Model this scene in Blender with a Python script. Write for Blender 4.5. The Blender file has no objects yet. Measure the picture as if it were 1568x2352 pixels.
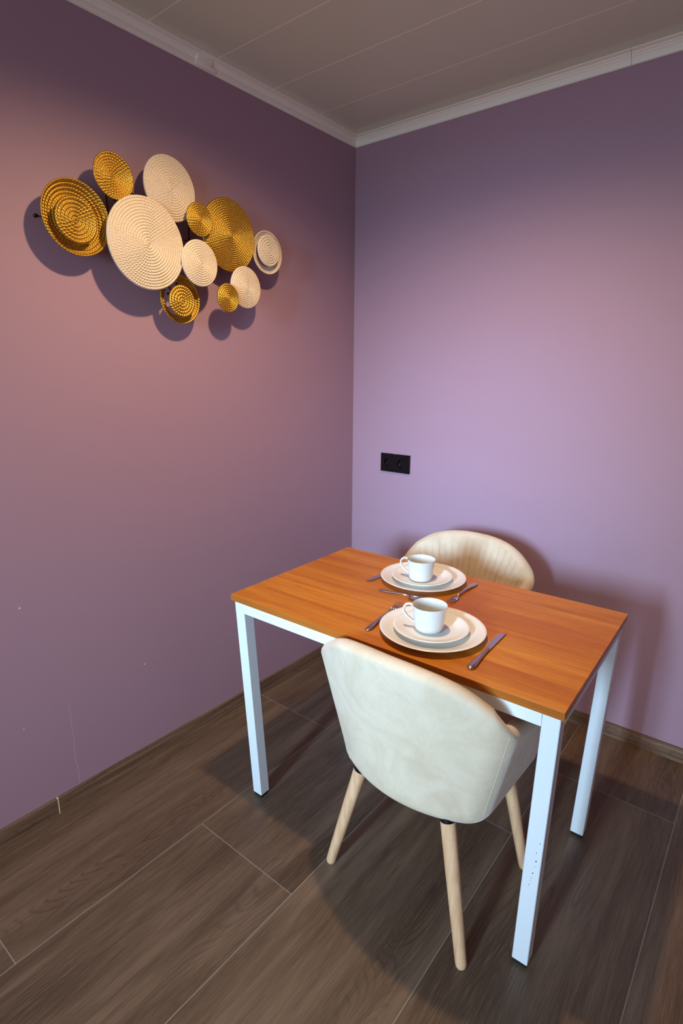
import bpy, bmesh, math, random
from mathutils import Matrix, Vector
random.seed(7)
PI = math.pi
scn = bpy.context.scene
COL = scn.collection
sin, cos = math.sin, math.cos

# ------------------------------------------------------------------ helpers
def mesh_obj(name, verts, faces, mat, parent=None, smooth=True, sharp=None):
    me = bpy.data.meshes.new(name)
    me.from_pydata([tuple(v) for v in verts], [], faces)
    bm = bmesh.new(); bm.from_mesh(me)
    bmesh.ops.remove_doubles(bm, verts=bm.verts, dist=1e-6)
    bmesh.ops.recalc_face_normals(bm, faces=bm.faces)
    bm.to_mesh(me); bm.free()
    for p in me.polygons: p.use_smooth = smooth
    if sharp is not None: me.set_sharp_from_angle(angle=math.radians(sharp))
    me.materials.append(mat)
    o = bpy.data.objects.new(name, me); COL.objects.link(o)
    if parent: o.parent = parent
    return o

class G:
    """collects geometry for one mesh"""
    def __init__(s): s.v = []; s.f = []
    def add(s, vs, fs):
        n = len(s.v); s.v += [tuple(v) for v in vs]; s.f += [tuple(i+n for i in f) for f in fs]
    def grid(s, rows, closed_u=False, closed_v=False):
        nu, nv = len(rows), len(rows[0]); n = len(s.v)
        for r in rows: s.v += [tuple(p) for p in r]
        for i in range(nu if closed_u else nu-1):
            for j in range(nv if closed_v else nv-1):
                a, b = i, (i+1) % nu; c, d = j, (j+1) % nv
                s.f.append((n+a*nv+c, n+a*nv+d, n+b*nv+d, n+b*nv+c))
        return n
    def cap(s, idx): s.f.append(tuple(idx))
    def box(s, a, b, bev=0.0, M=None):
        bm = bmesh.new(); bmesh.ops.create_cube(bm, size=1)
        for v in bm.verts:
            v.co = Vector(((a[i]+b[i])/2 + v.co[i]*(b[i]-a[i]) for i in range(3)))
        if bev > 0: bmesh.ops.bevel(bm, geom=bm.edges[:], offset=bev, segments=2, affect='EDGES', profile=0.6)
        if M: bmesh.ops.transform(bm, matrix=M, verts=bm.verts)
        bm.verts.index_update()
        s.add([v.co[:] for v in bm.verts], [[v.index for v in f.verts] for f in bm.faces]); bm.free()
    def lathe(s, prof, seg=64, c=(0, 0, 0)):
        rows = []
        for k in range(seg):
            t = 2*PI*k/seg
            rows.append([(c[0]+r*cos(t), c[1]+r*sin(t), c[2]+z) for r, z in prof])
        s.grid(rows, closed_u=True)
    def tube(s, pts, rad, seg=16, cap=True):
        P = [Vector(p) for p in pts]; rows = []
        up = None
        for i, p in enumerate(P):
            t = (P[min(i+1, len(P)-1)] - P[max(i-1, 0)]).normalized()
            if up is None:
                up = Vector((0, 0, 1)) if abs(t.z) < .9 else Vector((1, 0, 0))
            a = t.cross(up).normalized(); b = a.cross(t).normalized(); up = b
            r = rad[i] if isinstance(rad, (list, tuple)) else rad
            ra, rb = r if isinstance(r, tuple) else (r, r)
            rows.append([p + a*ra*cos(2*PI*k/seg) + b*rb*sin(2*PI*k/seg) for k in range(seg)])
        n = s.grid(rows, closed_v=True)
        if cap:
            s.cap([n+k for k in range(seg)]); m = n+(len(rows)-1)*seg; s.cap([m+k for k in range(seg)])
    def obj(s, name, mat, parent=None, smooth=True, sharp=None):
        return mesh_obj(name, s.v, s.f, mat, parent, smooth, sharp)

def tag(o, label=None, cat=None, group=None, kind=None):
    if label: o['label'] = label
    if cat: o['category'] = cat
    if group: o['group'] = group
    if kind: o['kind'] = kind
    return o
def empty(name, loc, rz=0, label=None, cat=None, group=None):
    o = bpy.data.objects.new(name, None); COL.objects.link(o)
    o.location = loc; o.rotation_euler = (0, 0, rz); o.empty_display_size = .05
    return tag(o, label, cat, group)
def copy_tree(o, parent=None, only=None):
    c = o.copy(); COL.objects.link(c); c.parent = parent
    for ch in o.children: copy_tree(ch, c)
    return c
def interp(t, pts):
    """smooth (monotone-ish) interpolation of (t, v) pairs"""
    if t <= pts[0][0]: return pts[0][1]
    for i in range(len(pts)-1):
        t0, a = pts[i]; t1, b = pts[i+1]
        if t <= t1:
            def sl(j):
                if j <= 0 or j >= len(pts)-1: return 0 if (j == 0) else (pts[j][1]-pts[j-1][1])/(pts[j][0]-pts[j-1][0])
                return (pts[j+1][1]-pts[j-1][1])/(pts[j+1][0]-pts[j-1][0])
            h = t1-t0; u = (t-t0)/h; m0, m1 = sl(i)*h, sl(i+1)*h
            return (2*u**3-3*u*u+1)*a+(u**3-2*u*u+u)*m0+(-2*u**3+3*u*u)*b+(u**3-u*u)*m1
    return pts[-1][1]

# ------------------------------------------------------------------ materials
def srgb(r, g, b):
    f = lambda c: (c/255/12.92) if c/255 <= .04045 else ((c/255+.055)/1.055)**2.4
    return (f(r), f(g), f(b), 1)
class NT:
    def __init__(s, name, rough=.5, metal=0, spec=.5):
        s.m = bpy.data.materials.new(name); s.m.use_nodes = True
        s.t = s.m.node_tree; s.b = s.t.nodes['Principled BSDF']
        s.b.inputs['Roughness'].default_value = rough; s.b.inputs['Metallic'].default_value = metal
        s.b.inputs['Specular IOR Level'].default_value = spec
    def n(s, typ, ins=None, **kw):
        nd = s.t.nodes.new(typ)
        for k, v in kw.items(): setattr(nd, k, v)
        for k, v in (ins or {}).items(): s.set(nd.inputs[k], v)
        return nd
    def set(s, sock, v):
        if isinstance(v, bpy.types.NodeSocket): s.t.links.new(v, sock)
        elif isinstance(v, bpy.types.Node): s.t.links.new(v.outputs[0], sock)
        else: sock.default_value = v
    def math(s, op, a, b=None, c=None):
        nd = s.n('ShaderNodeMath', operation=op)
        s.set(nd.inputs[0], a)
        if b is not None: s.set(nd.inputs[1], b)
        if c is not None: s.set(nd.inputs[2], c)
        return nd.outputs[0]
    def coord(s, scale=(1, 1, 1), loc=(0, 0, 0)):
        tc = s.n('ShaderNodeTexCoord'); mp = s.n('ShaderNodeMapping', {'Vector': tc.outputs['Object'], 'Scale': scale, 'Location': loc})
        return mp.outputs[0]
    def noise(s, vec, scale=5, detail=3, rough=.5, dist=0):
        return s.n('ShaderNodeTexNoise', {'Vector': vec, 'Scale': scale, 'Detail': detail, 'Roughness': rough, 'Distortion': dist}).outputs['Fac']
    def ramp(s, fac, stops, interp='LINEAR'):
        nd = s.n('ShaderNodeValToRGB', {'Fac': fac}); cr = nd.color_ramp; cr.interpolation = interp
        while len(cr.elements) < len(stops): cr.elements.new(.5)
        for e, (p, c) in zip(cr.elements, stops): e.position = p; e.color = c if len(c) == 4 else (*c, 1)
        return nd.outputs['Color']
    def mix(s, fac, a, b, mode='MIX'):
        nd = s.n('ShaderNodeMix', data_type='RGBA', blend_type=mode)
        s.set(nd.inputs[0], fac); s.set(nd.inputs[6], a); s.set(nd.inputs[7], b); return nd.outputs[2]
    def bump(s, h, strength=.2, dist=.001):
        nd = s.n('ShaderNodeBump', {'Height': h, 'Strength': strength, 'Distance': dist}); s.t.links.new(nd.outputs[0], s.b.inputs['Normal'])
    def color(s, c): s.set(s.b.inputs['Base Color'], c)

# painted wall; spots = small flakes where the plaster shows, in wall coordinates
def wall_mat(name, base, spots=(), axis='X'):
    m = NT(name, rough=.62, spec=.35)
    v = m.coord()
    big = m.noise(v, 2.2, 3, .5)
    fine = m.noise(v, 900, 2, .6)
    c = m.mix(m.math('MULTIPLY', big, .10), base, srgb(140, 104, 114))
    sep = m.n('ShaderNodeSeparateXYZ', {'Vector': v})
    for (a, z, r) in spots:
        da = m.math('SUBTRACT', sep.outputs[1 if axis == 'X' else 0], a); dz = m.math('SUBTRACT', sep.outputs[2], z)
        d = m.math('SQRT', m.math('ADD', m.math('MULTIPLY', da, da), m.math('MULTIPLY', dz, dz)))
        c = m.mix(m.math('LESS_THAN', d, r), c, srgb(225, 205, 205))
    if axis == 'X':  # one faint vertical scratch above the skirting
        wob = m.math('MULTIPLY', m.math('SUBTRACT', m.noise(v, 9, 2, .5), .5), .02)
        da = m.math('ABSOLUTE', m.math('ADD', m.math('SUBTRACT', sep.outputs[1], -1.512), wob))
        on = m.math('MULTIPLY', m.math('LESS_THAN', da, .0011), m.math('MULTIPLY', m.math('LESS_THAN', sep.outputs[2], .37), m.math('GREATER_THAN', sep.outputs[2], .06)))
        c = m.mix(m.math('MULTIPLY', on, .45), c, srgb(200, 175, 175))
    m.color(c); m.bump(fine, .12, .0006)
    return m.m
WALL = srgb(163, 131, 146)
M_wall_l = wall_mat('mauve_paint_left', WALL, ((-1.234, .389, .003), (-1.617, .741, .0028), (-1.655, .351, .002)))
M_wall = wall_mat('mauve_paint', WALL, (), 'Y')

def ceiling_mat():
    m = NT('ceiling_panels', rough=.18, spec=.5)
    v = m.coord(); sep = m.n('ShaderNodeSeparateXYZ', {'Vector': v})
    t = m.math('FRACT', m.math('DIVIDE', m.math('ADD', sep.outputs[1], 0.285+.2575*20), .2575))
    d = m.math('MINIMUM', t, m.math('SUBTRACT', 1.0, t))
    line = m.math('LESS_THAN', d, .0085)
    n = m.noise(m.coord((.6, 14, 1)), 3, 3, .5)
    c = m.mix(m.math('MULTIPLY', n, .15), srgb(216, 220, 196), srgb(202, 206, 184))
    c = m.mix(m.math('MULTIPLY', line, .95), c, srgb(252, 244, 220))
    m.color(c); m.bump(m.math('SUBTRACT', 1.0, line), .25, .002)
    return m.m
M_ceil = ceiling_mat()

def plain(name, c, rough=.5, metal=0, spec=.5, noise=None, bump=None, coat=0, sheen=0):
    m = NT(name, rough, metal, spec)
    if noise:
        sc, amt, c2 = noise
        m.color(m.mix(m.math('MULTIPLY', m.noise(m.coord(), sc, 4, .6), amt), c, c2))
    else:
        m.color(m.mix(m.math('MULTIPLY', m.noise(m.coord(), 6, 2, .5), .08), c, (c[0]*.8, c[1]*.8, c[2]*.8, 1)))
    if bump: m.bump(m.noise(m.coord(), bump[0], 3, .6), bump[1], bump[2])
    m.b.inputs['Coat Weight'].default_value = coat
    m.b.inputs['Sheen Weight'].default_value = sheen
    return m.m
M_trim = plain('white_cornice', srgb(240, 234, 220), .4)
M_white = plain('white_powder_coat', srgb(224, 226, 226), .38, bump=(1500, .08, .0003))
M_black = plain('black_plastic', srgb(4, 4, 5), .16)
M_rubber = plain('black_rubber', srgb(12, 14, 17), .7)
M_collar = plain('black_steel_collar', srgb(10, 12, 16), .35)
M_steel = plain('brushed_cutlery_steel', srgb(196, 188, 200), .30, metal=1)
M_china = plain('white_glazed_china', srgb(214, 214, 208), .12, spec=.6, coat=.4)
M_stone = plain('cream_stoneware', srgb(238, 235, 226), .22, spec=.5, coat=.2)
M_pin = plain('dark_bronze_metal', srgb(70, 50, 30), .4, metal=1)

def floor_mat():
    m = NT('wood_look_floor_tiles', rough=.42, spec=.4)
    v = m.coord(); sep = m.n('ShaderNodeSeparateXYZ', {'Vector': v}); X, Y = sep.outputs[0], sep.outputs[1]
    xi = m.math('DIVIDE', m.math('SUBTRACT', X, .0095), .4)
    col = m.math('FLOOR', xi); fx = m.math('SUBTRACT', xi, col)
    # joint positions along y for each column of tiles (period 1.2 m)
    offs = {0: -.688, 1: -1.323, 2: -.729, 3: -.355, 4: -1.15, 5: -.7}
    off = None
    for k, o in offs.items():
        e = m.math('MULTIPLY', m.math('COMPARE', col, float(k), .3), o)
        off = e if off is None else m.math('ADD', off, e)
    yi = m.math('DIVIDE', m.math('SUBTRACT', Y, off), 1.2)
    row = m.math('FLOOR', yi); fy = m.math('SUBTRACT', yi, row)
    dx = m.math('MULTIPLY', m.math('MINIMUM', fx, m.math('SUBTRACT', 1.0, fx)), .4)
    dy = m.math('MULTIPLY', m.math('MINIMUM', fy, m.math('SUBTRACT', 1.0, fy)), 1.2)
    d = m.math('MINIMUM', dx, dy)
    grout = m.math('LESS_THAN', d, .0011)
    seed = m.math('ADD', m.math('MULTIPLY', col, 7.31), m.math('MULTIPLY', row, 3.77))
    def vec(sx, sy):
        return m.n('ShaderNodeCombineXYZ', {0: m.math('MULTIPLY', X, sx), 1: m.math('MULTIPLY', Y, sy), 2: seed}).outputs[0]
    broad = m.noise(vec(6, .8), 1.3, 3, .5, .8)
    streak = m.noise(vec(24, 1.3), 1.4, 6, .68, .4)
    fine = m.noise(vec(260, 9), 1.2, 4, .7)
    # cathedral figure: contour bands of a stretched noise
    fig = m.noise(vec(5.5, 1.1), 1.0, 2, .4, .4)
    ring = m.math('ABSOLUTE', m.math('SUBTRACT', m.math('FRACT', m.math('MULTIPLY', fig, 46.0)), .5))
    ringm = m.math('MULTIPLY', m.n('ShaderNodeMapRange', {0: ring, 1: .30, 2: .5, 3: 0., 4: 1.}).outputs[0],
                   m.n('ShaderNodeMapRange', {0: m.noise(vec(3.2, .9), 1.5, 2, .5), 1: .54, 2: .66, 3: 0., 4: 1.}).outputs[0])
    c = m.ramp(broad, [(.32, srgb(60, 46, 34)), (.5, srgb(90, 72, 56)), (.68, srgb(118, 98, 80))])
    c = m.mix(m.n('ShaderNodeMapRange', {0: streak, 1: .38, 2: .68, 3: 0., 4: .75}).outputs[0], c, srgb(50, 36, 26))
    c = m.mix(m.n('ShaderNodeMapRange', {0: fine, 1: .45, 2: .75, 3: 0., 4: .5}).outputs[0], c, srgb(136, 114, 94))
    c = m.mix(m.math('MULTIPLY', ringm, .62), c, srgb(40, 28, 20))
    # knots
    vor = m.n('ShaderNodeTexVoronoi', {'Vector': vec(3.0, 1.0), 'Scale': 1.15}).outputs['Distance']
    knot = m.n('ShaderNodeMapRange', {0: vor, 1: .012, 2: .05, 3: .75, 4: 0.}).outputs[0]
    c = m.mix(knot, c, srgb(40, 26, 20))
    tone = m.noise(m.n('ShaderNodeCombineXYZ', {0: seed, 1: 3.3, 2: 1.1}).outputs[0], 1.7, 0, .5)
    c = m.mix(m.math('MULTIPLY', tone, .25), c, srgb(150, 116, 90))
    c = m.mix(m.math('MULTIPLY', grout, .62), c, srgb(168, 160, 146))
    m.color(c)
    h = m.math('ADD', m.math('MULTIPLY', fine, .4), m.math('MULTIPLY', m.math('SUBTRACT', 1.0, grout), 1.0))
    m.bump(h, .25, .0008)
    m.set(m.b.inputs['Roughness'], m.n('ShaderNodeMapRange', {0: streak, 1: .3, 2: .7, 3: .36, 4: .5}).outputs[0])
    return m.m
M_floor = floor_mat()

def skirting_mat(name, along):
    m = NT(name, rough=.45, spec=.4)
    s1 = (1, 1, 1)
    v = m.coord((60, 2.2, 60) if along == 'Y' else (2.2, 60, 60))
    st = m.noise(v, 1.2, 5, .6, .4)
    fig = m.noise(m.coord((9, 2.4, 9) if along == 'Y' else (2.4, 9, 9)), 1.1, 2, .4, .3)
    ring = m.math('ABSOLUTE', m.math('SUBTRACT', m.math('FRACT', m.math('MULTIPLY', fig, 26.0)), .5))
    c = m.ramp(st, [(.3, srgb(84, 62, 46)), (.55, srgb(118, 92, 72)), (.75, srgb(146, 120, 100))])
    c = m.mix(m.n('ShaderNodeMapRange', {0: ring, 1: .36, 2: .5, 3: 0., 4: .35}).outputs[0], c, srgb(60, 42, 30))
    m.color(c); m.bump(st, .2, .0008); return m.m
M_sk_l = skirting_mat('wood_look_skirting_left', 'Y'); M_sk_b = skirting_mat('wood_look_skirting_back', 'X')
M_grout = plain('pale_grout', srgb(225, 205, 170), .8)

def table_mat():
    m = NT('orange_oak_laminate', rough=.38, spec=.3)
    v = m.coord(); sep = m.n('ShaderNodeSeparateXYZ', {'Vector': v}); X, Y, Z = sep.outputs
    yi = m.math('DIVIDE', Y, .1018); row = m.math('FLOOR', yi)
    brk = m.math('FLOOR', m.math('DIVIDE', m.math('ADD', X, m.math('MULTIPLY', m.math('FRACT', m.math('MULTIPLY', row, .382)), 1.1)), 3.0))
    seed = m.math('ADD', m.math('MULTIPLY', row, 4.17), m.math('MULTIPLY', brk, 9.1))
    def vec(sx, sy):
        return m.n('ShaderNodeCombineXYZ', {0: m.math('MULTIPLY', X, sx), 1: m.math('MULTIPLY', Y, sy), 2: m.math('ADD', seed, m.math('MULTIPLY', Z, sy))}).outputs[0]
    broad = m.noise(vec(1.2, 14), 1.2, 3, .5, .5)
    st = m.noise(vec(5, 130), 1.3, 5, .65, .3)
    fine = m.noise(vec(22, 620), 1.2, 3, .7)
    c = m.ramp(broad, [(.3, srgb(178, 98, 24)), (.52, srgb(208, 128, 36)), (.75, srgb(226, 152, 52))])
    c = m.mix(m.n('ShaderNodeMapRange', {0: st, 1: .40, 2: .68, 3: 0., 4: .55}).outputs[0], c, srgb(150, 72, 12))
    c = m.mix(m.n('ShaderNodeMapRange', {0: fine, 1: .5, 2: .78, 3: 0., 4: .45}).outputs[0], c, srgb(236, 168, 66))
    tone = m.noise(m.n('ShaderNodeCombineXYZ', {0: seed, 1: 1.3, 2: 5.1}).outputs[0], 1.9, 0, .5)
    c = m.mix(m.n('ShaderNodeMapRange', {0: tone, 1: .35, 2: .65, 3: 0., 4: .35}).outputs[0], c, srgb(178, 96, 28))
    fy = m.math('FRACT', yi); dj = m.math('MINIMUM', fy, m.math('SUBTRACT', 1.0, fy))
    c = m.mix(m.math('MULTIPLY', m.math('LESS_THAN', dj, .012), .45), c, srgb(140, 68, 26))
    m.color(c); m.bump(m.math('ADD', fine, st), .12, .0004)
    return m.m
M_table = table_mat()

def beech_mat():
    m = NT('beech_wood', rough=.42)
    st = m.noise(m.coord((90, 90, 4)), 1.0, 4, .6, .2)
    c = m.ramp(st, [(.3, srgb(206, 158, 116)), (.6, srgb(226, 182, 140)), (.8, srgb(234, 196, 158))])
    sp = m.noise(m.coord((200, 200, 60)), 1.0, 1, .5)
    c = m.mix(m.n('ShaderNodeMapRange', {0: sp, 1: .74, 2: .8, 3: 0., 4: .6}).outputs[0], c, srgb(130, 80, 50))
    m.color(c); return m.m
M_beech = beech_mat()

def velvet_mat():
    m = NT('cream_velvet', rough=.85, spec=.25)
    a = m.noise(m.coord(), 9, 4, .6, 1.2)
    b = m.noise(m.coord((30, 30, 12)), 1.6, 5, .65, 2.5)
    c = m.ramp(a, [(.3, srgb(200, 178, 148)), (.6, srgb(214, 194, 166))])
    c = m.mix(m.n('ShaderNodeMapRange', {0: b, 1: .55, 2: .72, 3: 0., 4: .35}).outputs[0], c, srgb(228, 210, 182))
    m.color(c)
    m.b.inputs['Sheen Weight'].default_value = .35; m.b.inputs['Sheen Roughness'].default_value = .4
    m.bump(m.math('ADD', m.noise(m.coord(), 700, 2, .6), m.math('MULTIPLY', b, 1.5)), .2, .0012)
    return m.m
M_velvet = velvet_mat()

def rope_mat(name, c1, c2, c3, metal, rough, ccn):
    m = NT(name, rough=rough, metal=metal)
    n = m.noise(m.coord(), 260, 3, .6)
    big = m.noise(m.coord(), 14, 3, .5)
    c = m.ramp(n, [(.3, c2), (.55, c1), (.8, c3)])
    c = m.mix(m.n('ShaderNodeMapRange', {0: big, 1: .62, 2: .72, 3: 0., 4: .4}).outputs[0], c, ccn)
    m.color(c); m.bump(n, .12, .0005); return m.m
M_rope_c = rope_mat('cream_woven_rope', srgb(222, 205, 180), srgb(204, 186, 158), srgb(234, 220, 198), 0, .6, srgb(206, 178, 142))
M_rope_g = rope_mat('gold_woven_rope', srgb(200, 158, 58), srgb(160, 118, 36), srgb(232, 200, 106), .85, .42, srgb(170, 112, 24))

# ------------------------------------------------------------------ room shell (corner of the two walls at the origin)
HC = 2.4235   # ceiling height
XR, YF = 3.3, -5.0
def struct(name, g, mat, smooth=False, parent=None):
    o = g.obj(name, mat, parent, smooth=smooth, sharp=35 if smooth else None)
    if parent is None: o['kind'] = 'structure'
    return o
g = G(); g.box((-.02, YF-.02, -.06), (XR+.02, .02, 0)); struct('floor', g, M_floor)
g = G(); g.box((-.02, YF-.02, HC), (XR+.02, .02, HC+.06)); struct('ceiling', g, M_ceil)
g = G(); g.box((-.08, YF, 0), (0, .08, HC)); struct('wall_left', g, M_wall_l)
g = G(); g.box((0, 0, 0), (XR, .08, HC)); struct('wall_back', g, M_wall)
g = G(); g.box((XR, YF, 0), (XR+.08, .08, HC)); struct('wall_right', g, M_wall)
# front wall (behind the camera) with the window the daylight comes through
WX0, WX1, WZ0, WZ1 = 1.0, 1.40, 1.15, 2.15
g = G()
DX0, DX1 = 1.75, 2.85   # made-up doorway beside the window, dressing the added fill lamp
g.box((0, YF-.08, 0), (WX0, YF, HC)); g.box((WX1, YF-.08, 0), (DX0, YF, HC)); g.box((DX1, YF-.08, 0), (XR, YF, HC)); g.box((DX0, YF-.08, 2.1), (DX1, YF, HC))
g.box((WX0, YF-.08, 0), (WX1, YF, WZ0)); g.box((WX0, YF-.08, WZ1), (WX1, YF, HC))
struct('wall_front', g, M_wall)
g = G()
for a, b in (((WX0-.03, YF-.06, WZ0-.03), (WX0, YF+.012, WZ1+.03)), ((WX1, YF-.06, WZ0-.03), (WX1+.03, YF+.012, WZ1+.03)),
             ((WX0, YF-.06, WZ0-.03), (WX1, YF+.012, WZ0)), ((WX0, YF-.06, WZ1), (WX1, YF+.012, WZ1+.03))):
    g.box(a, b, .002)
struct('window_1', g, M_white)
g = G()
for a, b in (((DX0, YF-.06, 0), (DX0+.05, YF+.012, 2.1)), ((DX1-.05, YF-.06, 0), (DX1, YF+.012, 2.1)), ((DX0+.05, YF-.06, 2.05), (DX1-.05, YF+.012, 2.1)), ((DX0+.05, YF-.06, 0), (DX1-.05, YF+.012, .04))):
    g.box(a, b, .002)
struct('fill_lamp_frame', g, M_white)  # unseen frame, made up to go around the fill lamp
# skirting tiles
g = G(); g.box((0, -1.589, 0), (.011, -.011, .0585), .0012); g.box((0, YF, 0), (.011, -1.5925, .0585), .0012); o = struct('baseboard_left', g, M_sk_l)
g = G(); g.box((0, -1.5925, 0), (.0105, -1.589, .058)); struct('joint', g, M_grout, parent=o)
g = G(); g.box((.011, -.011, 0), (XR, 0, .0585), .0012); struct('baseboard_back', g, M_sk_b)
# cornice: moulded profile (distance from wall, height)
prof = [(0, 2.3870), (.0035, 2.3862), (.0075, 2.3885), (.0085, 2.392), (.0095, 2.4010), (.0085, 2.4035), (.0082, 2.4055), (.0110, 2.4070), (.0135, 2.4095),
        (.0150, 2.4125), (.0185, 2.4140), (.0205, 2.4165), (.0200, 2.4185), (.030, 2.4195), (.0340, 2.4215), (.0345, HC+.001), (0, HC+.001)]
def cornice(a, b, axis):
    g = G()
    rows = []
    for t in (a, b):
        rows.append([(d, t if t != 0 else -d, z) if axis == 'Y' else (t if t != 0 else d, -d, z) for d, z in prof])
    n = g.grid(rows); k = len(prof)
    g.cap(range(n, n+k)); g.cap(range(n+k, n+2*k))
    return g
def merge(*gs):
    r = G()
    for q in gs: r.add(q.v, q.f)
    return r
struct('trim_1', merge(cornice(-.869, 0, 'Y'), cornice(YF, -.8705, 'Y')), M_trim, True)
struct('trim_2', merge(cornice(0, 1.1160, 'X'), cornice(1.1172, XR, 'X')), M_trim, True)
# small cover piece where two cornice lengths meet on the left wall
g = G(); g.box((.0, -.872, 2.388), (.012, -.79, 2.4045), .0015); g.box((.0, -.872, 2.402), (.0225, -.812, 2.4195), .0015)
struct('trim_3', g, M_trim, True)

# ------------------------------------------------------------------ wall socket
def socket():
    t = empty('wall_socket', (.26, 0, 1.003), 0, 'black double power socket on the lilac wall above the table', 'socket')
    g = G(); W, Hh = .0805, .0435
    # plate with two round recesses: outer slab + ring wells
    n = 48
    for cx in (-.0375, .0375):
        x0, x1 = (-W, 0) if cx < 0 else (0, W)
        ring = [(cx+.0215*cos(2*PI*k/n), -.010, .0215*sin(2*PI*k/n)) for k in range(n)]
        outer = []
        for k in range(n):
            a = 2*PI*k/n; dx, dz = cos(a), sin(a)
            s = min(((x1-cx)/dx if dx > 1e-6 else (x0-cx)/dx if dx < -1e-6 else 9), (Hh/abs(dz) if abs(dz) > 1e-6 else 9))
            outer.append((cx+dx*s, -.010, dz*s))
        g.grid([ring, outer], closed_v=True)
        well = [(cx+.0205*cos(2*PI*k/n), -.0015, .0205*sin(2*PI*k/n)) for k in range(n)]
        g.grid([ring, well], closed_v=True)
        g.cap(range(len(g.v)-n, len(g.v)))
    for a, b in (((-W, -.010, -Hh), (-W, 0, Hh)), ((W, -.010, -Hh), (W, 0, Hh))):
        g.add([(a[0], -.01, -Hh), (a[0], -.01, Hh), (a[0], 0, Hh), (a[0], 0, -Hh)], [(0, 1, 2, 3)])
    for z in (-Hh, Hh): g.add([(-W, -.01, z), (W, -.01, z), (W, 0, z), (-W, 0, z)], [(0, 1, 2, 3)])
    g.obj('cover_plate', M_black, t, smooth=False)
    for cx in (-.0375, .0375):
        g = G()
        for sx in (-.0095, .0095):
            g.lathe([(0, .001), (.0024, .001), (.0028, 0), (.0028, -.001)], 20)
            for i in range(len(g.v)-80, len(g.v)):
                x, y, z = g.v[i]; g.v[i] = (cx+sx+x, -.0016-z, y)
        for sz in (-1, 1): g.box((cx-.003, -.006, sz*.0195-.0015), (cx+.003, -.0015, sz*.0195+.0015), .0004)
        g.obj('socket_contacts', M_collar, t)
socket()

# ------------------------------------------------------------------ table
TX, TY, TR, TL, TW, TH, TT = .4156, -1.1646, .01826, 1.0139, .6110, .75, .0205
INS, LW, APR = .008, .0386, .036
def table():
    t = empty('dining_table', (TX, TY, 0), TR, 'rectangular table with an orange oak top and white square legs', 'table')
    g = G(); g.box((0, 0, TH-TT), (TL, TW, TH), .0012); g.obj('tabletop', M_table, t, smooth=False)
    zt, zb = TH-TT-.0004, .0125
    cs = {'ff': (0, 0), 'fr': (1, 0), 'bl': (0, 1), 'br': (1, 1)}
    for (ix, iy) in cs.values():
        xo = INS if ix == 0 else TL-INS-LW; yo = INS if iy == 0 else TW-INS-LW
        sx = .0194*(1 if ix == 0 else -1); sy = .0293*(1 if iy == 0 else -1)
        def cor(z):
            k = (zt-z)/(zt-zb); return xo+sx*k, yo+sy*k
        g = G(); b = .0016; rows = []
        for z in (zb, zb+.25, zb+.5, zt):
            x, y = cor(z)
            rows.append([(x+b, y, z), (x+LW-b, y, z), (x+LW, y+b, z), (x+LW, y+LW-b, z), (x+LW-b, y+LW, z), (x+b, y+LW, z), (x, y+LW-b, z), (x, y+b, z)])
        n = g.grid(rows, closed_v=True); g.cap(range(n, n+8)); g.cap(range(n+24, n+32))
        leg = g.obj('leg', M_white, t, smooth=False)
        if (ix, iy) == (1, 0):     # chipped paint specks low on the front right leg
            for fx, z, r in ((.80, .392, .0010), (.66, .362, .0010), (.70, .338, .0014), (.60, .300, .0013), (.55, .284, .0008), (.47, .262, .0010), (.50, .276, .0006), (.70, .322, .0007)):
                x, y = cor(z); cx = x+LW*fx; g = G()
                g.add([(cx+r*cos(k*PI/4), y-.0003, z+r*1.5*sin(k*PI/4)) for k in range(8)], [tuple(range(8))])
                g.obj('paint_chip', M_pin, leg, smooth=False)
        x, y = cor(zb); g = G(); g.box((x+.002, y+.002, 0), (x+LW-.002, y+LW-.002, zb+.001), .002); g.obj('rubber_foot', M_rubber, leg, smooth=False)
    gap = .0009
    za, zb2 = TH-TT-.0004, TH-TT-APR
    a0, a1 = INS+LW+gap, TL-INS-LW-gap; b0, b1 = INS+LW+gap, TW-INS-LW-gap
    for a, b in (((a0, INS+.0003, zb2), (a1, INS+.02, za)), ((a0, TW-INS-.02, zb2), (a1, TW-INS-.0003, za)),
                 ((INS+.0003, b0, zb2), (INS+.02, b1, za)), ((TL-INS-.02, b0, zb2), (TL-INS-.0003, b1, za))):
        g = G(); g.box(a, b, .0008); g.obj('rail', M_white, t, smooth=False)
table()

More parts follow.
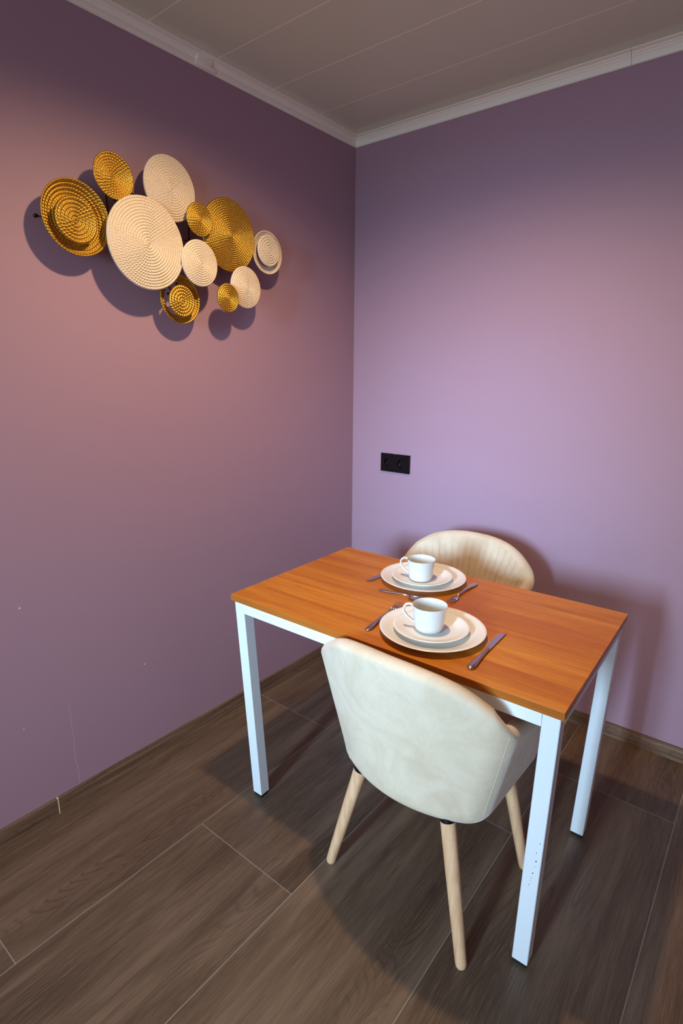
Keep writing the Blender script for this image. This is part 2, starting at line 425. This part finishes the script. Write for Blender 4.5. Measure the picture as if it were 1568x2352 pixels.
# ------------------------------------------------------------------ chairs
def chair_proto():
    t = empty('dining_chair', (0, 0, 0))
    # plan curves, parameter s in [-1, 1] going left arm front -> back -> right arm front (local +Y = forward)
    NU = 321
    def plan(s, hw, yb, yf, rc, a0=.52):
        # broad arc across the back, tighter corner, straight arm
        Rb = (hw-rc*(1-sin(a0)))/sin(a0); d = abs(s); sg = 1 if s >= 0 else -1
        if d <= .5:
            a = a0*d/.5; x = Rb*sin(a); y = yb+Rb*(1-cos(a))
        elif d <= .65:
            a = a0+(PI/2-a0)*(d-.5)/.15
            x = Rb*sin(a0)+rc*(sin(a)-sin(a0)); y = yb+Rb*(1-cos(a0))+rc*(cos(a0)-cos(a))
        else:
            a = PI/2; x = hw; y1 = yb+Rb*(1-cos(a0))+rc*cos(a0); y = y1+(yf-y1)*(d-.65)/.35
        return Vector((x*sg, y)), Vector((-sin(a)*sg, cos(a)))
    HT = [(0, .799), (.15, .796), (.3, .783), (.4, .763), (.5, .731), (.57, .706), (.64, .682), (.72, .666), (.8, .656), (1, .640)]
    ZB = .384
    rows = []
    for i in range(NU):
        s = -1+2*i/(NU-1)
        e = min(1, (1-abs(s))/.045); e = math.sqrt(max(0, 1-(1-e)**2))       # rounds off the arm fronts
        h = interp(abs(s), HT)
        T, nT = plan(s, .282, -.266, .17, .062)
        B, nB = plan(s, .214, -.212, .19, .080)
        nrm = (nT+nB).normalized()
        thk = .046
        mid = h - (h-ZB)*.5
        hz = ZB + (h-ZB)*1.0
        lo = ZB+ (1-e)*.06; hi = h-(1-e)*.05
        half = thk/2*max(e, .02)
        prof = []
        def P(tz): # centre line point of the wall at height fraction tz
            k = max(0., min(1., tz)); f = k**1.25
            c = B.lerp(T, f)
            return c + nrm*(thk/2)
        n1 = 16
        z0 = lo+half; z1 = hi-half
        # outer side upward
        for j in range(n1+1):
            z = z0+(z1-z0)*j/n1; tz = (z-ZB)/(h-ZB); c = P(tz)-nrm*(half + .004*e*sin(PI*j/n1))
            prof.append((c.x, c.y, z))
        for j in range(1, 8):
            a = PI*j/8; c = P((z1-ZB)/(h-ZB)+.01)-nrm*half*cos(a); prof.append((c.x, c.y, z1+half*sin(a)))
        for j in range(n1+1):
            z = z1-(z1-z0)*j/n1; tz = (z-ZB)/(h-ZB); c = P(tz)+nrm*half
            # stitched vertical channels on the inside
            arc = s*.80/.0480
            ch = abs(sin(PI*arc))**.30
            fade = min(1, max(0, (.97-tz)/.10))*min(1, (1-abs(s))/.1)
            c = c+nrm*(-.013*(1-ch)*fade + .012*sin(PI*min(1, max(0, 1-tz)))*fade)
            prof.append((c.x, c.y, z))
        for j in range(1, 8):
            a = PI*j/8; c = P(0)+nrm*half*cos(a); prof.append((c.x, c.y, z0-half*sin(a)))
        rows.append(prof)
    # finer resolution around: resample between the rows for the channels
    g = G(); n = g.grid(rows, closed_v=True); k = len(rows[0])
    g.cap(range(n, n+k)); g.cap(range(n+(NU-1)*k, n+NU*k))
    back = g.obj('backrest', M_velvet, t)
    for s_ in (-.585, .585):      # seam where the back panel meets the side
        i = round((s_+1)/2*(NU-1)); g = G(); g.tube([Vector(q) for q in rows[i][0:17]], .0009, 8); g.obj('seam', M_velvet, back)
    # seat: thick rounded cushion
    def outline(inset, n=72):
        pts = []
        hw, yb, yf, p = .214-inset, -.195+inset, .262-inset, 5
        for q in range(n):
            a = 2*PI*q/n; ca, sa = cos(a), sin(a)
            r = (abs(ca)**p+abs(sa)**p)**(-1/p)
            pts.append((hw*ca*r, (yb+yf)/2+(yf-yb)/2*sa*r))
        return pts
    g = G(); lay = [(.03, .392), (.012, .396), (.004, .408), (.002, .43), (.002, .452), (.008, .468), (.022, .478), (.06, .484), (.12, .486), (.19, .486)]
    rows = [[(x, y, z) for x, y in outline(i)] for i, z in lay]
    n = g.grid(rows, closed_v=True); g.cap(range(n, n+72)); m = n+(len(lay)-1)*72; g.cap(range(m, m+72))
    g.obj('seat', M_velvet, t)
    # legs
    for sx in (-1, 1):
        for sy in (-1, 1):
            foot = Vector((.224*sx-.019, (-.172 if sy < 0 else .205)-.008*sx, .0)); top = Vector((.130*sx, -.160 if sy < 0 else .150, .40))
            d = (top-foot)
            g = G()
            pts = [foot+d*k for k in (.0, .012, .03, .3, .6, .955)]
            g.tube(pts, [.0115, .0138, .0146, .0162, .0180, .0192], 24)
            leg = g.obj('leg', M_beech, t, sharp=60)
            g = G(); g.tube([foot+d*.95, foot+d*1.02], [.0200, .0205], 24); g.obj('collar', M_collar, leg, sharp=60)
            g = G(); g.tube([foot+Vector((0, 0, -.0005)), foot+d*.004], [.010, .0112], 20); g.obj('glide', M_rubber, leg, sharp=60)
    return t
c1 = chair_proto()
c1.location = (1.074, -1.014, .0); c1.rotation_euler.z = math.radians(-2.2)
tag(c1, 'pale velvet shell chair in front of the table, seen from behind', 'chair', 'velvet dining chairs at the table')
c2 = copy_tree(c1)
c2.location = (.785, -.435, .0); c2.rotation_euler.z = math.radians(180+1)
tag(c2, 'pale velvet shell chair behind the table against the lilac wall', 'chair', 'velvet dining chairs at the table')

# ------------------------------------------------------------------ crockery
def plate_prof(r, h, foot, well):
    # underside then top side
    return [(0, .003), (foot-.006, .003), (foot-.004, 0), (foot, 0), (foot+.002, .003), (r*.80, h*.52), (r-.004, h-.0035), (r-.001, h-.0018), (r, h-.0004), (r-.0012, h+.0004), (r-.006, h-.0008),
            (r*.82, h*.60+.003), (well+.010, .0075), (well, .0058), (well*.7, .0052), (0, .0052)]
def crockery():
    z0 = TH+.0001
    p = G(); p.lathe(plate_prof(.1405, .0195, .085, .094), 128)
    dp = p.obj('dinner_plate', M_stone, sharp=50); dp.location = (1.038, -1.002, z0)
    s = G(); s.lathe(plate_prof(.1005, .0175, .055, .062), 112)
    sp = s.obj('side_plate', M_stone, sharp=50); sp.location = (1.035, -1.003, z0+.0056)
    zc = z0+.0056+.0055
    t = empty('coffee_cup', (1.031, -1.008, zc))
    c = G()
    H_ = .0705
    pr = [(0, .004), (.022, .004), (.026, .0005), (.0295, .0002), (.0330, .0014), (.0368, .0055), (.0392, .013), (.0404, .024), (.0415, .036), (.0432, .052), (.0452, H_-.002), (.0461, H_-.0004), (.0458, H_+.0004), (.0448, H_),
          (.0432, H_-.004), (.0408, .052), (.0392, .036), (.0380, .024), (.0362, .014), (.0320, .0085), (.0200, .0062), (0, .0058)]
    c.lathe(pr, 96); c.obj('cup_body', M_china, t, sharp=60)
    h = G()
    ang = math.radians(203); pts = []; rad = []
    ctrl = [(.0438, .0650), (.0500, .0672), (.0580, .0670), (.0655, .0620), (.0690, .0530), (.0670, .0430), (.0600, .0330), (.0510, .0250), (.0435, .0200), (.0378, .0170)]
    for i in range(37):
        u = i/36*(len(ctrl)-1); k = min(int(u), len(ctrl)-2); f = u-k
        P0, P1, P2, P3 = ctrl[max(k-1, 0)], ctrl[k], ctrl[k+1], ctrl[min(k+2, len(ctrl)-1)]
        q = [0.5*((2*P1[j])+(-P0[j]+P2[j])*f+(2*P0[j]-5*P1[j]+4*P2[j]-P3[j])*f*f+(-P0[j]+3*P1[j]-3*P2[j]+P3[j])*f**3) for j in (0, 1)]
        pts.append((q[0]*cos(ang), q[0]*sin(ang), q[1])); rad.append((.0052, .0031))
    h.tube(pts, rad, 14); h.obj('handle', M_china, t)
    tag(dp, 'large cream dinner plate on the side of the table nearest the camera', 'plate', 'large dinner plates on the table')
    tag(sp, 'smaller white plate stacked on the nearest dinner plate', 'plate', 'small plates under the cups')
    tag(t, 'white coffee cup on the plates nearest the camera', 'cup', 'coffee cups on the table')
    d2 = dp.copy(); COL.objects.link(d2); d2.location = (.823, -.685, z0)
    s2 = sp.copy(); COL.objects.link(s2); s2.location = (.821, -.688, z0+.0056)
    t2 = copy_tree(t); t2.location = (.824, -.703, zc); t2.rotation_euler.z = math.radians(-8)
    d2['label'] = 'large cream dinner plate on the wall side of the table, before the far chair'
    s2['label'] = 'smaller white plate stacked on the far dinner plate'
    t2['label'] = 'white coffee cup on the far plates, in front of the far chair'
crockery()

# ------------------------------------------------------------------ cutlery (local +Y = from handle end to tip, length L)
def strip(g, stations, th=.0011):
    """flat tapered bar: stations (y, half_width, z, crown)"""
    rows = []
    for y, w, z, cr in stations:
        rows.append([(-w, y, z), (-w*.55, y, z+cr+th*.5), (0, y, z+cr+th*.6), (w*.55, y, z+cr+th*.5), (w, y, z), (w*.6, y, z-th), (-w*.6, y, z-th)])
    n = g.grid(rows, closed_v=True); g.cap(range(n, n+7)); g.cap(range(n+(len(rows)-1)*7, n+len(rows)*7))
def place(o, tail, tip, z, label, group):
    d = Vector(tip)-Vector(tail)
    o.location = (tail[0], tail[1], z); o.rotation_euler = (0, 0, math.atan2(-d.x, d.y))
    tag(o, label, o['category'], group); return o
def knife(L):
    t = empty('table_knife', (0, 0, 0), cat='knife')
    g = G(); strip(g, [(0, .0030, .0034, .0010), (.003, .0075, .0036, .0022), (.012, .0104, .0040, .0034), (.03, .0098, .0044, .0036), (.05, .0074, .0046, .0036), (.075, .0058, .0048, .0034), (L*.47, .0050, .0050, .0034), (L*.49, .0054, .0050, .0036), (L*.50, .0050, .0050, .0032)], .0030)
    g.obj('handle', M_steel, t)
    g = G(); y0 = L*.497
    st = [(y0, -.0046, .0048), (y0+.012, -.0050, .0052), (y0+.02, -.0098, .0054), (y0+.045, -.0104, .0056), (L-.03, -.0098, .0058), (L-.012, -.0064, .0060), (L-.003, -.0012, .0062), (L, .0030, .0062)]
    rows = [[(a, y, .0042), (b, y, .0030), (b, y, .0054)] for y, a, b in st]
    n = g.grid(rows, closed_v=True); g.cap((n, n+1, n+2)); m = n+3*(len(st)-1); g.cap((m, m+1, m+2))
    g.obj('blade', M_steel, t, smooth=False); return t
def fork(L):
    t = empty('table_fork', (0, 0, 0), cat='fork')
    g = G(); strip(g, [(0, .0030, .0022, .0006), (.003, .0070, .0022, .0014), (.012, .0098, .0026, .0022), (.03, .0092, .0034, .0022), (.055, .0058, .0055, .0020), (.085, .0036, .0080, .0016), (L*.60, .0030, .0085, .0014), (L*.68, .0040, .0060, .0012)], .0018)
    g.obj('handle', M_steel, t)
    g = G(); strip(g, [(L*.675, .0040, .0062, .001), (L*.71, .0085, .0036, .0006), (L*.75, .0118, .0026, .0004), (L*.79, .0125, .0028, .0003)], .0012)
    for k in range(4):
        x = (-1.5+k)*.0066
        g.tube([(x, L*.78, .0028), (x*1.02, L*.86, .0036), (x*1.03, L*.93, .0066), (x*1.0, L, .0110)], [(.0021, .0010), (.0019, .0009), (.0016, .0008), (.0007, .0005)], 8)
    g.obj('tines', M_steel, t); return t
def spoon(L):
    t = empty('teaspoon', (0, 0, 0), cat='spoon')
    g = G(); strip(g, [(0, .0026, .0020, .0005), (.003, .0060, .0020, .0012), (.012, .0078, .0024, .0018), (.03, .0066, .0032, .0018), (.055, .0040, .0052, .0016), (.085, .0026, .0076, .0014), (L*.70, .0030, .0066, .0012)], .0016)
    g.obj('handle', M_steel, t)
    g = G(); n = 28; rows = []
    for r, dz in ((1, 0), (.97, .0007), (.8, -.0022), (.55, -.0044), (.28, -.0056), (.02, -.006)):
        rows.append([(.0165*r*cos(2*PI*k/n), L*.83+L*.17*r*sin(2*PI*k/n), .0070+dz) for k in range(n)])
    low = [[(x, y, z-.0009) for x, y, z in r] for r in rows[::-1]]
    rr = rows[::-1]+[[(x*1.01, y, z) for x, y, z in rows[0]]]+[ [(x,y,z-.0009) for x,y,z in r] for r in rows]
    nn = g.grid(rr, closed_v=True); g.cap(range(nn, nn+n)); g.cap(range(nn+(len(rr)-1)*n, nn+len(rr)*n))
    g.obj('bowl', M_steel, t); return t
ZT = TH+.0002
kn = knife(.226); place(kn, (1.200, -1.113), (1.190, -.888), ZT, 'steel table knife lying right of the nearest dinner plate', 'table knives')
fk = fork(.205); place(fk, (.896, -1.104), (.872, -.897), ZT, 'steel fork half hidden under the left rim of the nearest dinner plate', 'table forks')
k2 = copy_tree(kn); place(k2, (.695, -.585), (.687, -.810), ZT, 'steel knife tip sticking out left of the far dinner plate', 'table knives')
f2 = copy_tree(fk); place(f2, (.975, -.600), (.980, -.790), ZT, 'steel fork lying right of the far dinner plate', 'table forks')
sn = spoon(.16); place(sn, (.757, -.846), (.915, -.836), ZT, 'small spoon lying between the two place settings', None)

# ------------------------------------------------------------------ wall art of coiled rope discs
ART = (0, -1.0, 1.8)
art = empty('wall_art', ART, 0, 'wall sculpture of overlapping cream and gold woven rope discs hanging on the mauve wall', 'wall art')
def disc(y, z, d, r, rings, mat, label, parent, dome=.0, r0=0.0, cap_r=0.0, tilt=(0, 0), name='woven_disc', rim=0.0):
    """coiled rope disc facing +x; dome>0 bulges to the room, <0 is a bowl"""
    pitch = (r-r0)/rings
    g = G()
    nseg = int(max(120, 2*PI*r/.0080*7)); 
    ns = 7
    rowsF = []
    per = max(18, int(2*PI*r/.0082))
    for a in range(nseg):
        th = 2*PI*a/nseg; row = []
        # the coil climbs outward by one pitch per turn
        for i in range(rings*ns+1):
            q = i/ns
            rr = r0 + pitch*q
            ph = q + th/(2*PI)*0     # concentric look
            k = int(q) if q < rings else rings-1
            u = q-k
            cnt = max(8, int(2*PI*(r0+pitch*(k+.5))/.0080))
            tw = th*cnt
            env = math.sqrt(max(0, 1-(2*u-1)**2))
            strand = .55+.45*abs(sin(tw/2+(u-.5)*2.4+k*1.3))
            hgt = pitch*.58*env*strand
            f = rr/r
            base = dome*(1-f*f)+rim*max(0, f-.6)**2/.16
            sp = (th/(2*PI))*pitch*.9*(1 if r0 < 1e-6 else 0)
            edge = 0.0
            if i == rings*ns: edge = .0012*abs(sin(tw/2))
            row.append((base+hgt, (rr+edge)*cos(th), (rr+edge)*sin(th)))
        # back side
        row.append((dome*(0)+rim*1.0-.004, (r-.001)*cos(th), (r-.001)*sin(th)))
        row.append((dome*(1-.25)-.005+rim*0, (r*.5+r0*.5)*cos(th), (r*.5+r0*.5)*sin(th)))
        row.append((dome*(1-(r0/r)**2)-.005, (r0+.0005)*cos(th), (r0+.0005)*sin(th)))
        rowsF.append(row)
    g.grid(rowsF, closed_u=True, closed_v=(r0 > 1e-6))
    o = g.obj(name, mat, parent)
    if parent is art: o.location = (d, y-ART[1], z-ART[2])
    else: o.location = (d-parent.location.x, y-ART[1]-parent.location.y, z-ART[2]-parent.location.z)
    if label: o['label'] = label
    o.rotation_euler = (0, tilt[0], tilt[1])
    return o
CR, GD = M_rope_c, M_rope_g
C_ = disc(-1.149, 1.799, .083, .131, 16, CR, 'largest cream woven disc', art, dome=.006)
c1_ = disc(-1.036, 1.979, .058, .094, 13, CR, 'cream woven disc at the top', art, dome=.008)
c2_ = disc(-.962, 1.769, .092, .0715, 10, CR, 'cream woven disc in the middle', art, dome=.007)
c4_ = disc(-.749, 1.719, .076, .071, 11, CR, 'cream woven disc at the lower right', art, dome=.010)
c3_ = disc(-.621, 1.857, .050, .075, 4, CR, 'cream woven dish at the far right', art, r0=.048, rim=.012)
disc(-.628, 1.861, .074, .0545, 6, CR, 'small cream disc nested in the dish', c3_, dome=.004)
G_ = disc(-.806, 1.884, .062, .118, 17, GD, 'largest gold woven disc', art, dome=.014)
gs_ = disc(-.949, 1.904, .086, .051, 8, GD, 'small gold disc beside the largest gold disc', art, dome=.004)
g2_ = disc(-1.237, 1.964, .072, .061, 9, GD, 'gold woven disc at the upper left', art, dome=-.004, rim=.004)
gs2_ = disc(-.849, 1.673, .094, .0475, 7, GD, 'small gold disc at the bottom', art, dome=.004)
g1_ = disc(-1.351, 1.835, .040, .0975, 5, GD, 'large gold woven dish at the far left', art, r0=.0515, rim=.022)
disc(-1.360, 1.826, .072, .059, 6, GD, 'gold disc nested in the far left dish', g1_, dome=-.002, rim=.003)
g3_ = disc(-1.020, 1.655, .040, .077, 3, GD, 'gold woven dish at the bottom left', art, r0=.053, rim=.016)
disc(-1.028, 1.647, .074, .050, 5, GD, 'gold disc nested in the bottom left dish', g3_, dome=.002)
# metal frame behind the discs and its wall pegs
g = G()
def rel(x, y, z): return (x, y-ART[1], z-ART[2])
def rod(a, b, r=.0022): g.tube([rel(*a), rel(*b)], r, 10)
rod((.030, -1.445, 1.826), (.030, -.60, 1.858)); rod((.030, -1.24, 1.95), (.030, -1.02, 1.66)); rod((.030, -1.03, 1.985), (.030, -.96, 1.77))
rod((.030, -.95, 1.91), (.030, -.96, 1.77)); rod((.030, -.80, 1.88), (.030, -.749, 1.72)); rod((.030, -1.24, 1.96), (.030, -.82, 1.89))
for (y, z, d) in ((-1.351, 1.835, .044), (-1.356, 1.826, .072), (-1.237, 1.964, .066), (-1.036, 1.979, .058), (-1.149, 1.799, .078), (-.949, 1.904, .080), (-.806, 1.884, .062), (-.962, 1.769, .088), (-.621, 1.857, .046),
                  (-.628, 1.861, .068), (-1.028, 1.647, .068), (-.749, 1.719, .076), (-.849, 1.673, .090)):
    rod((.075 if d > .0895 else .030, y, z), (d, y, z), .003)
rod((0, -1.20, 1.93), (.030, -1.20, 1.93), .004); rod((0, -.80, 1.885), (.030, -.80, 1.885), .004); rod((0, -1.03, 1.675), (.030, -1.03, 1.675), .004)
rod((.030, -1.24, 1.96), (.030, -1.236, 1.83)); rod((.080, -.845, 1.675), (.074, -.760, 1.714)); rod((.030, -1.028, 1.647), (.030, -1.01, 1.72))
g.tube([rel(.026, -1.449, 1.826), rel(.034, -1.449, 1.826)], .005, 14)
g.obj('metal_frame', M_pin, art)

# ------------------------------------------------------------------ light
def light(name, typ, loc, energy, color, **kw):
    L = bpy.data.lights.new(name, typ); L.energy = energy; L.color = color
    for k, v in kw.items(): setattr(L, k, v)
    o = bpy.data.objects.new(name, L); COL.objects.link(o); o.location = loc; return o
# recessed warm ceiling spot over the table
s = light('ceiling_spot', 'SPOT', (.91, -1.16, 2.405), 79, (1, .69, .40), spot_size=math.radians(158), spot_blend=.72, shadow_soft_size=.028)
# daylight entering through the window in the wall behind the camera
w = light('window_daylight', 'AREA', ((WX0+WX1)/2, YF+.02, (WZ0+WZ1)/2), 17.5, (.48, .74, 1), shape='RECTANGLE', size=WX1-WX0-.1, size_y=WZ1-WZ0, spread=math.radians(50))
aim = Vector((.66, 0, .15))-w.location
w.rotation_euler = aim.to_track_quat('-Z', 'Y').to_euler()
w2 = light('back_wall_fill', 'AREA', ((WX0+WX1)/2, YF+.025, (WZ0+WZ1)/2), 3.4, (.34, .6, 1), shape='RECTANGLE', size=WX1-WX0-.1, size_y=WZ1-WZ0, spread=math.radians(22))  # added narrow fill lamp that brightens the middle of the back wall
w2.rotation_euler = (Vector((.60, 0, .98))-w2.location).to_track_quat('-Z', 'Y').to_euler()
# added cool fill lamp behind the camera, set in the made-up doorway
f = light('cool_room_fill', 'AREA', ((DX0+DX1)/2, YF+.02, 1.05), 43, (.74, .86, 1), shape='RECTANGLE', size=DX1-DX0-.06, size_y=2.0)
f.rotation_euler = Vector((-.12, 1, -.12)).to_track_quat('-Z', 'Y').to_euler()
wd = bpy.data.worlds.new('sky'); scn.world = wd; wd.use_nodes = True
wd.node_tree.nodes['Background'].inputs[0].default_value = (.45, .62, 1, 1); wd.node_tree.nodes['Background'].inputs[1].default_value = 1.0

# ------------------------------------------------------------------ camera (solved from the photograph's vanishing points)
cam = bpy.data.cameras.new('camera'); co = bpy.data.objects.new('camera', cam); COL.objects.link(co)
R_ = Vector((.781771, .623543, .005322)); U_ = Vector((-.157341, .188994, .969291)); F_ = Vector((-.603389, .758601, -.245858))
M = Matrix((R_, U_, -F_)).transposed().to_4x4(); M.translation = Vector((1.69187, -2.21525, 1.42616))
co.matrix_world = M
cam.sensor_fit = 'VERTICAL'; cam.sensor_height = 36; cam.lens = 1274.03/2352*36; cam.clip_start = .02
scn.camera = co
scn.view_settings.view_transform = 'Standard'; scn.view_settings.look = 'None'
scn.view_settings.exposure = 0; scn.view_settings.gamma = 1; scn.view_settings.use_curve_mapping = False
